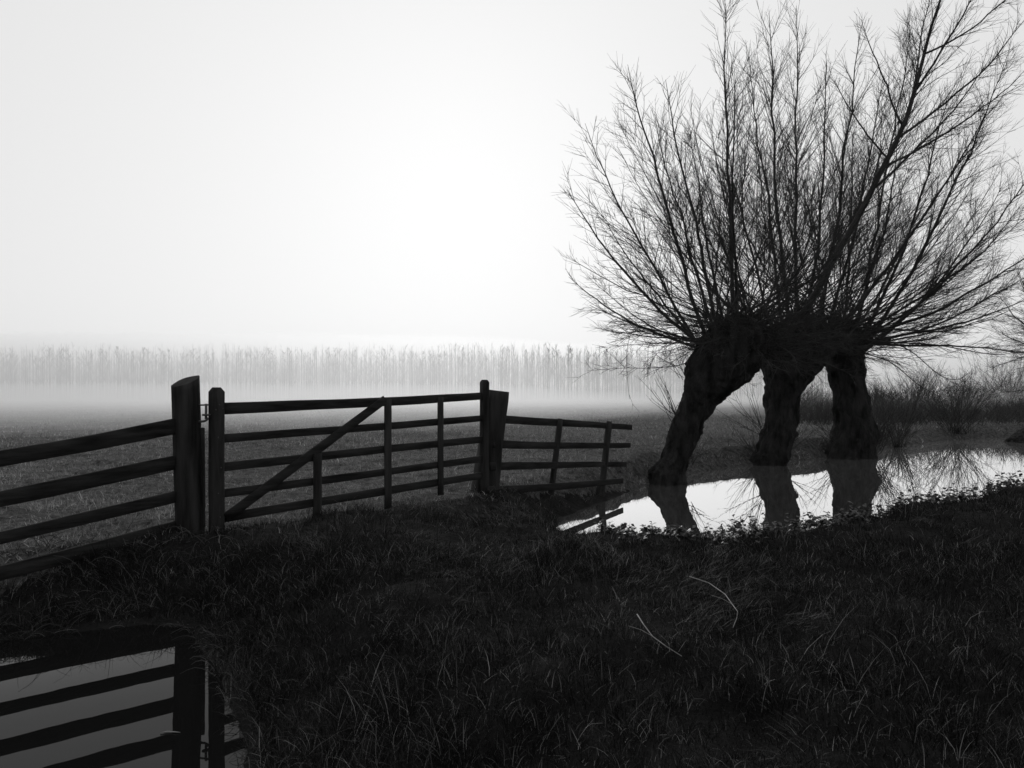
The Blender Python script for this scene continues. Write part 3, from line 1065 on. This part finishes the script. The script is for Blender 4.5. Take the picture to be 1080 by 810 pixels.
S = Shape()
for _ in range(900):
    d = rng.uniform(33.5, 58); px = rng.uniform(838, 1110)
    x = (px - CX) / FPX * d
    if sdf(POND, np.array([x]), np.array([d]))[0] < .4: continue
    clump = .55 + .45 * math.sin(px * .05 + d * .3) * math.sin(px * .021 + d * .17)
    h = rng.uniform(.35, 1.25) * (.5 + clump)
    z = ground_z(x, d)
    for _k in range(5):
        az = rng.uniform(0, 6.28); el = rng.uniform(.5, 1.5)
        P = rodlike((x + rng.normal(0, .2), d + rng.normal(0, .2), z), (math.cos(az) * math.cos(el), math.sin(az) * math.cos(el), math.sin(el)), h * rng.uniform(.6, 1.1), 6, rng.uniform(-.3, .1), .1)
        S.tube(P, np.linspace(.011, .005, 6), 3)
        for _q in range(3):
            j = rng.integers(1, 5)
            S.tube(rodlike(P[j], perp_dir(norm(P[j + 1] - P[j]), .6), h * .3, 4, 0, .1), np.linspace(.006, .003, 4), 3)
tag(S.build('scrub', M_TWIG), 'low tangled scrub over the rough ground beyond the pond', 'scrub', kind='stuff')


# ------------------------------------------------------------------ the wood across the pasture
def poplar(S, x, y, z, h, strands=13):
    n = 7
    lean = rng.normal(0, .015, 2)
    p = np.stack([x + lean[0] * h * np.linspace(0, 1, n) + rng.normal(0, .03, n), y + lean[1] * h * np.linspace(0, 1, n), z + h * np.linspace(0, 1, n)], -1)
    S.tube(p, taper(.10, n, .012, .8), 4)
    for _ in range(strands):
        t = rng.uniform(.3, .97); az = rng.uniform(0, 6.28)
        j = min(int(t * 6), 5); q = p[j] * (1 - (t * 6 - j)) + p[j + 1] * (t * 6 - j)
        L = h * .26 * (1.2 - t) * rng.uniform(.5, 1.2) + .3
        S.tube(rodlike(q, (math.cos(az) * .5, math.sin(az) * .5, .85), L, 4, .15, .06), np.linspace(.02, .008, 4), 3)


D_WOOD = 128.0
protos = []
for k in range(6):
    S1 = Shape(); S2 = Shape()
    n = 8; h = 8.6
    p = np.stack([rng.normal(0, .05, n).cumsum() * .6, rng.normal(0, .05, n), h * np.linspace(0, 1, n)], -1)
    S1.tube(p, taper(.10, n, .012, .8), 6)
    for _ in range(34):
        t = rng.uniform(.25, .98); az = rng.uniform(0, 6.28)
        j = min(int(t * 7), 6); q = p[j] * (1 - (t * 7 - j)) + p[j + 1] * (t * 7 - j)
        L = h * .24 * (1.2 - t) * rng.uniform(.5, 1.2) + .3
        w = rodlike(q, (math.cos(az) * .55, math.sin(az) * .55, .85), L, 5, .15, .06)
        S2.tube(w, np.linspace(.02, .008, 5), 3)
        for _ in range(3):
            S2.tube(rodlike(w[2], perp_dir(norm(w[2] - w[1]), .5), L * .5, 4, .2, .06), np.linspace(.012, .006, 4), 3)
    o = empty('poplar_tree', (0, 0, 0))
    S1.build('trunk', M_FAR, o); S2.build('crown', M_FAR, o)
    protos.append(o)
used = [False] * 6
px = -60.0
while px < 880:
    k = random.randrange(6)
    d = D_WOOD + random.uniform(-4, 4)
    p = at(px, 420, d)
    s = random.uniform(.78, 1.0)
    if not used[k]:
        o = protos[k]; used[k] = True
    else:
        o = protos[k].copy(); col.objects.link(o)
        for ch in list(protos[k].children):
            c = ch.copy(); col.objects.link(c); c.parent = o
    o.location = (p.x, p.y, ground_z(p.x, p.y) - .05)
    o.rotation_euler = (0, 0, random.uniform(0, 6.28))
    o.scale = (s, s, s)
    tag(o, 'thin bare tree in the front row of the fogged wood across the pasture', 'tree', 'front row of the wood across the pasture')
    px += random.choice((2.2, 4, 5, 6, 9, 12)) * random.uniform(.7, 1.3)
S = Shape()
for row in range(6):
    d = D_WOOD + 7 + row * 8
    px = -90.0
    while px < 900:
        p = at(px, 420, d + random.uniform(-2, 2))
        poplar(S, p.x, p.y, .4, random.uniform(6.4, 9.6) * (1.0 + .05 * row) * (1 + .08 * math.sin(px * .021) * math.sin(px * .007 + row)), 14)
        px += random.uniform(2.2, 5.2)
tag(S.build('far_wood', M_FAR), 'pale mass of bare trees behind the front row across the pasture', 'wood', kind='stuff')


# ------------------------------------------------------------------ fog
def box_mesh(name, x0, x1, y0, y1, z0, z1):
    v = [(x, y, z) for z in (z0, z1) for y in (y0, y1) for x in (x0, x1)]
    f = np.array([[0, 2, 3, 1], [4, 5, 7, 6], [0, 1, 5, 4], [2, 6, 7, 3], [0, 4, 6, 2], [1, 3, 7, 5]])
    return np_mesh(name, v, [f])


HAZE = 0.00014
tag(link('haze', box_mesh('haze', -336, 336, -30, 426, -1.8, 18), fog_mat('haze_air', HAZE), smooth=False), 'thin even haze over the whole scene', 'haze', kind='stuff')


def bank_of_mist(name, front, prof, density, label, bottom):
    """mist lying on the pasture: its edge follows front, its top rises with the distance behind that edge"""
    V, F = [], []
    m = len(prof)
    for (x, y) in front:
        for (dy, z) in prof:
            V += [(x, min(y + dy, 415), bottom), (x, min(y + dy, 415), z)]
    nf = len(front)
    def vi(i, j, k): return (i * m + j) * 2 + k
    for i in range(nf - 1):
        for j in range(m - 1):
            F.append([vi(i, j, 1), vi(i + 1, j, 1), vi(i + 1, j + 1, 1), vi(i, j + 1, 1)])
            F.append([vi(i, j, 0), vi(i, j + 1, 0), vi(i + 1, j + 1, 0), vi(i + 1, j, 0)])
        F.append([vi(i, 0, 0), vi(i + 1, 0, 0), vi(i + 1, 0, 1), vi(i, 0, 1)])
        F.append([vi(i, m - 1, 0), vi(i, m - 1, 1), vi(i + 1, m - 1, 1), vi(i + 1, m - 1, 0)])
    for j in range(m - 1):
        F.append([vi(0, j, 0), vi(0, j, 1), vi(0, j + 1, 1), vi(0, j + 1, 0)])
        F.append([vi(nf - 1, j, 0), vi(nf - 1, j + 1, 0), vi(nf - 1, j + 1, 1), vi(nf - 1, j, 1)])
    o = link(name, np_mesh(name, V, [np.array(F)]), fog_mat(name + '_air', density), smooth=False)
    tag(o, label, 'mist', kind='stuff')


bank_of_mist('mist', [(-320, 10), (-40, 18), (-12, 25), (-2, 30), (4, 37), (10, 43), (20, 44), (45, 58), (320, 66)],
             [(q, .8 + .075 * q + .00025 * q * q) for q in range(0, 106, 7)] + [(125, 12.2), (145, 11.8), (170, 10), (200, 7), (330, 3)], 0.0150, 'white mist hanging over the pasture up to the wood', -1.3)
bank_of_mist('ground_mist', [(-310, 8), (-40, 16), (-12, 23), (-2, 28), (4, 38), (10, 52), (20, 70), (45, 92), (310, 100)],
             [(q, .58 + .018 * q + .00005 * q * q) for q in range(0, 148, 7)] + [(190, 3.6), (320, 3)], 0.025, 'denser low mist hugging the pasture grass', -1.1)
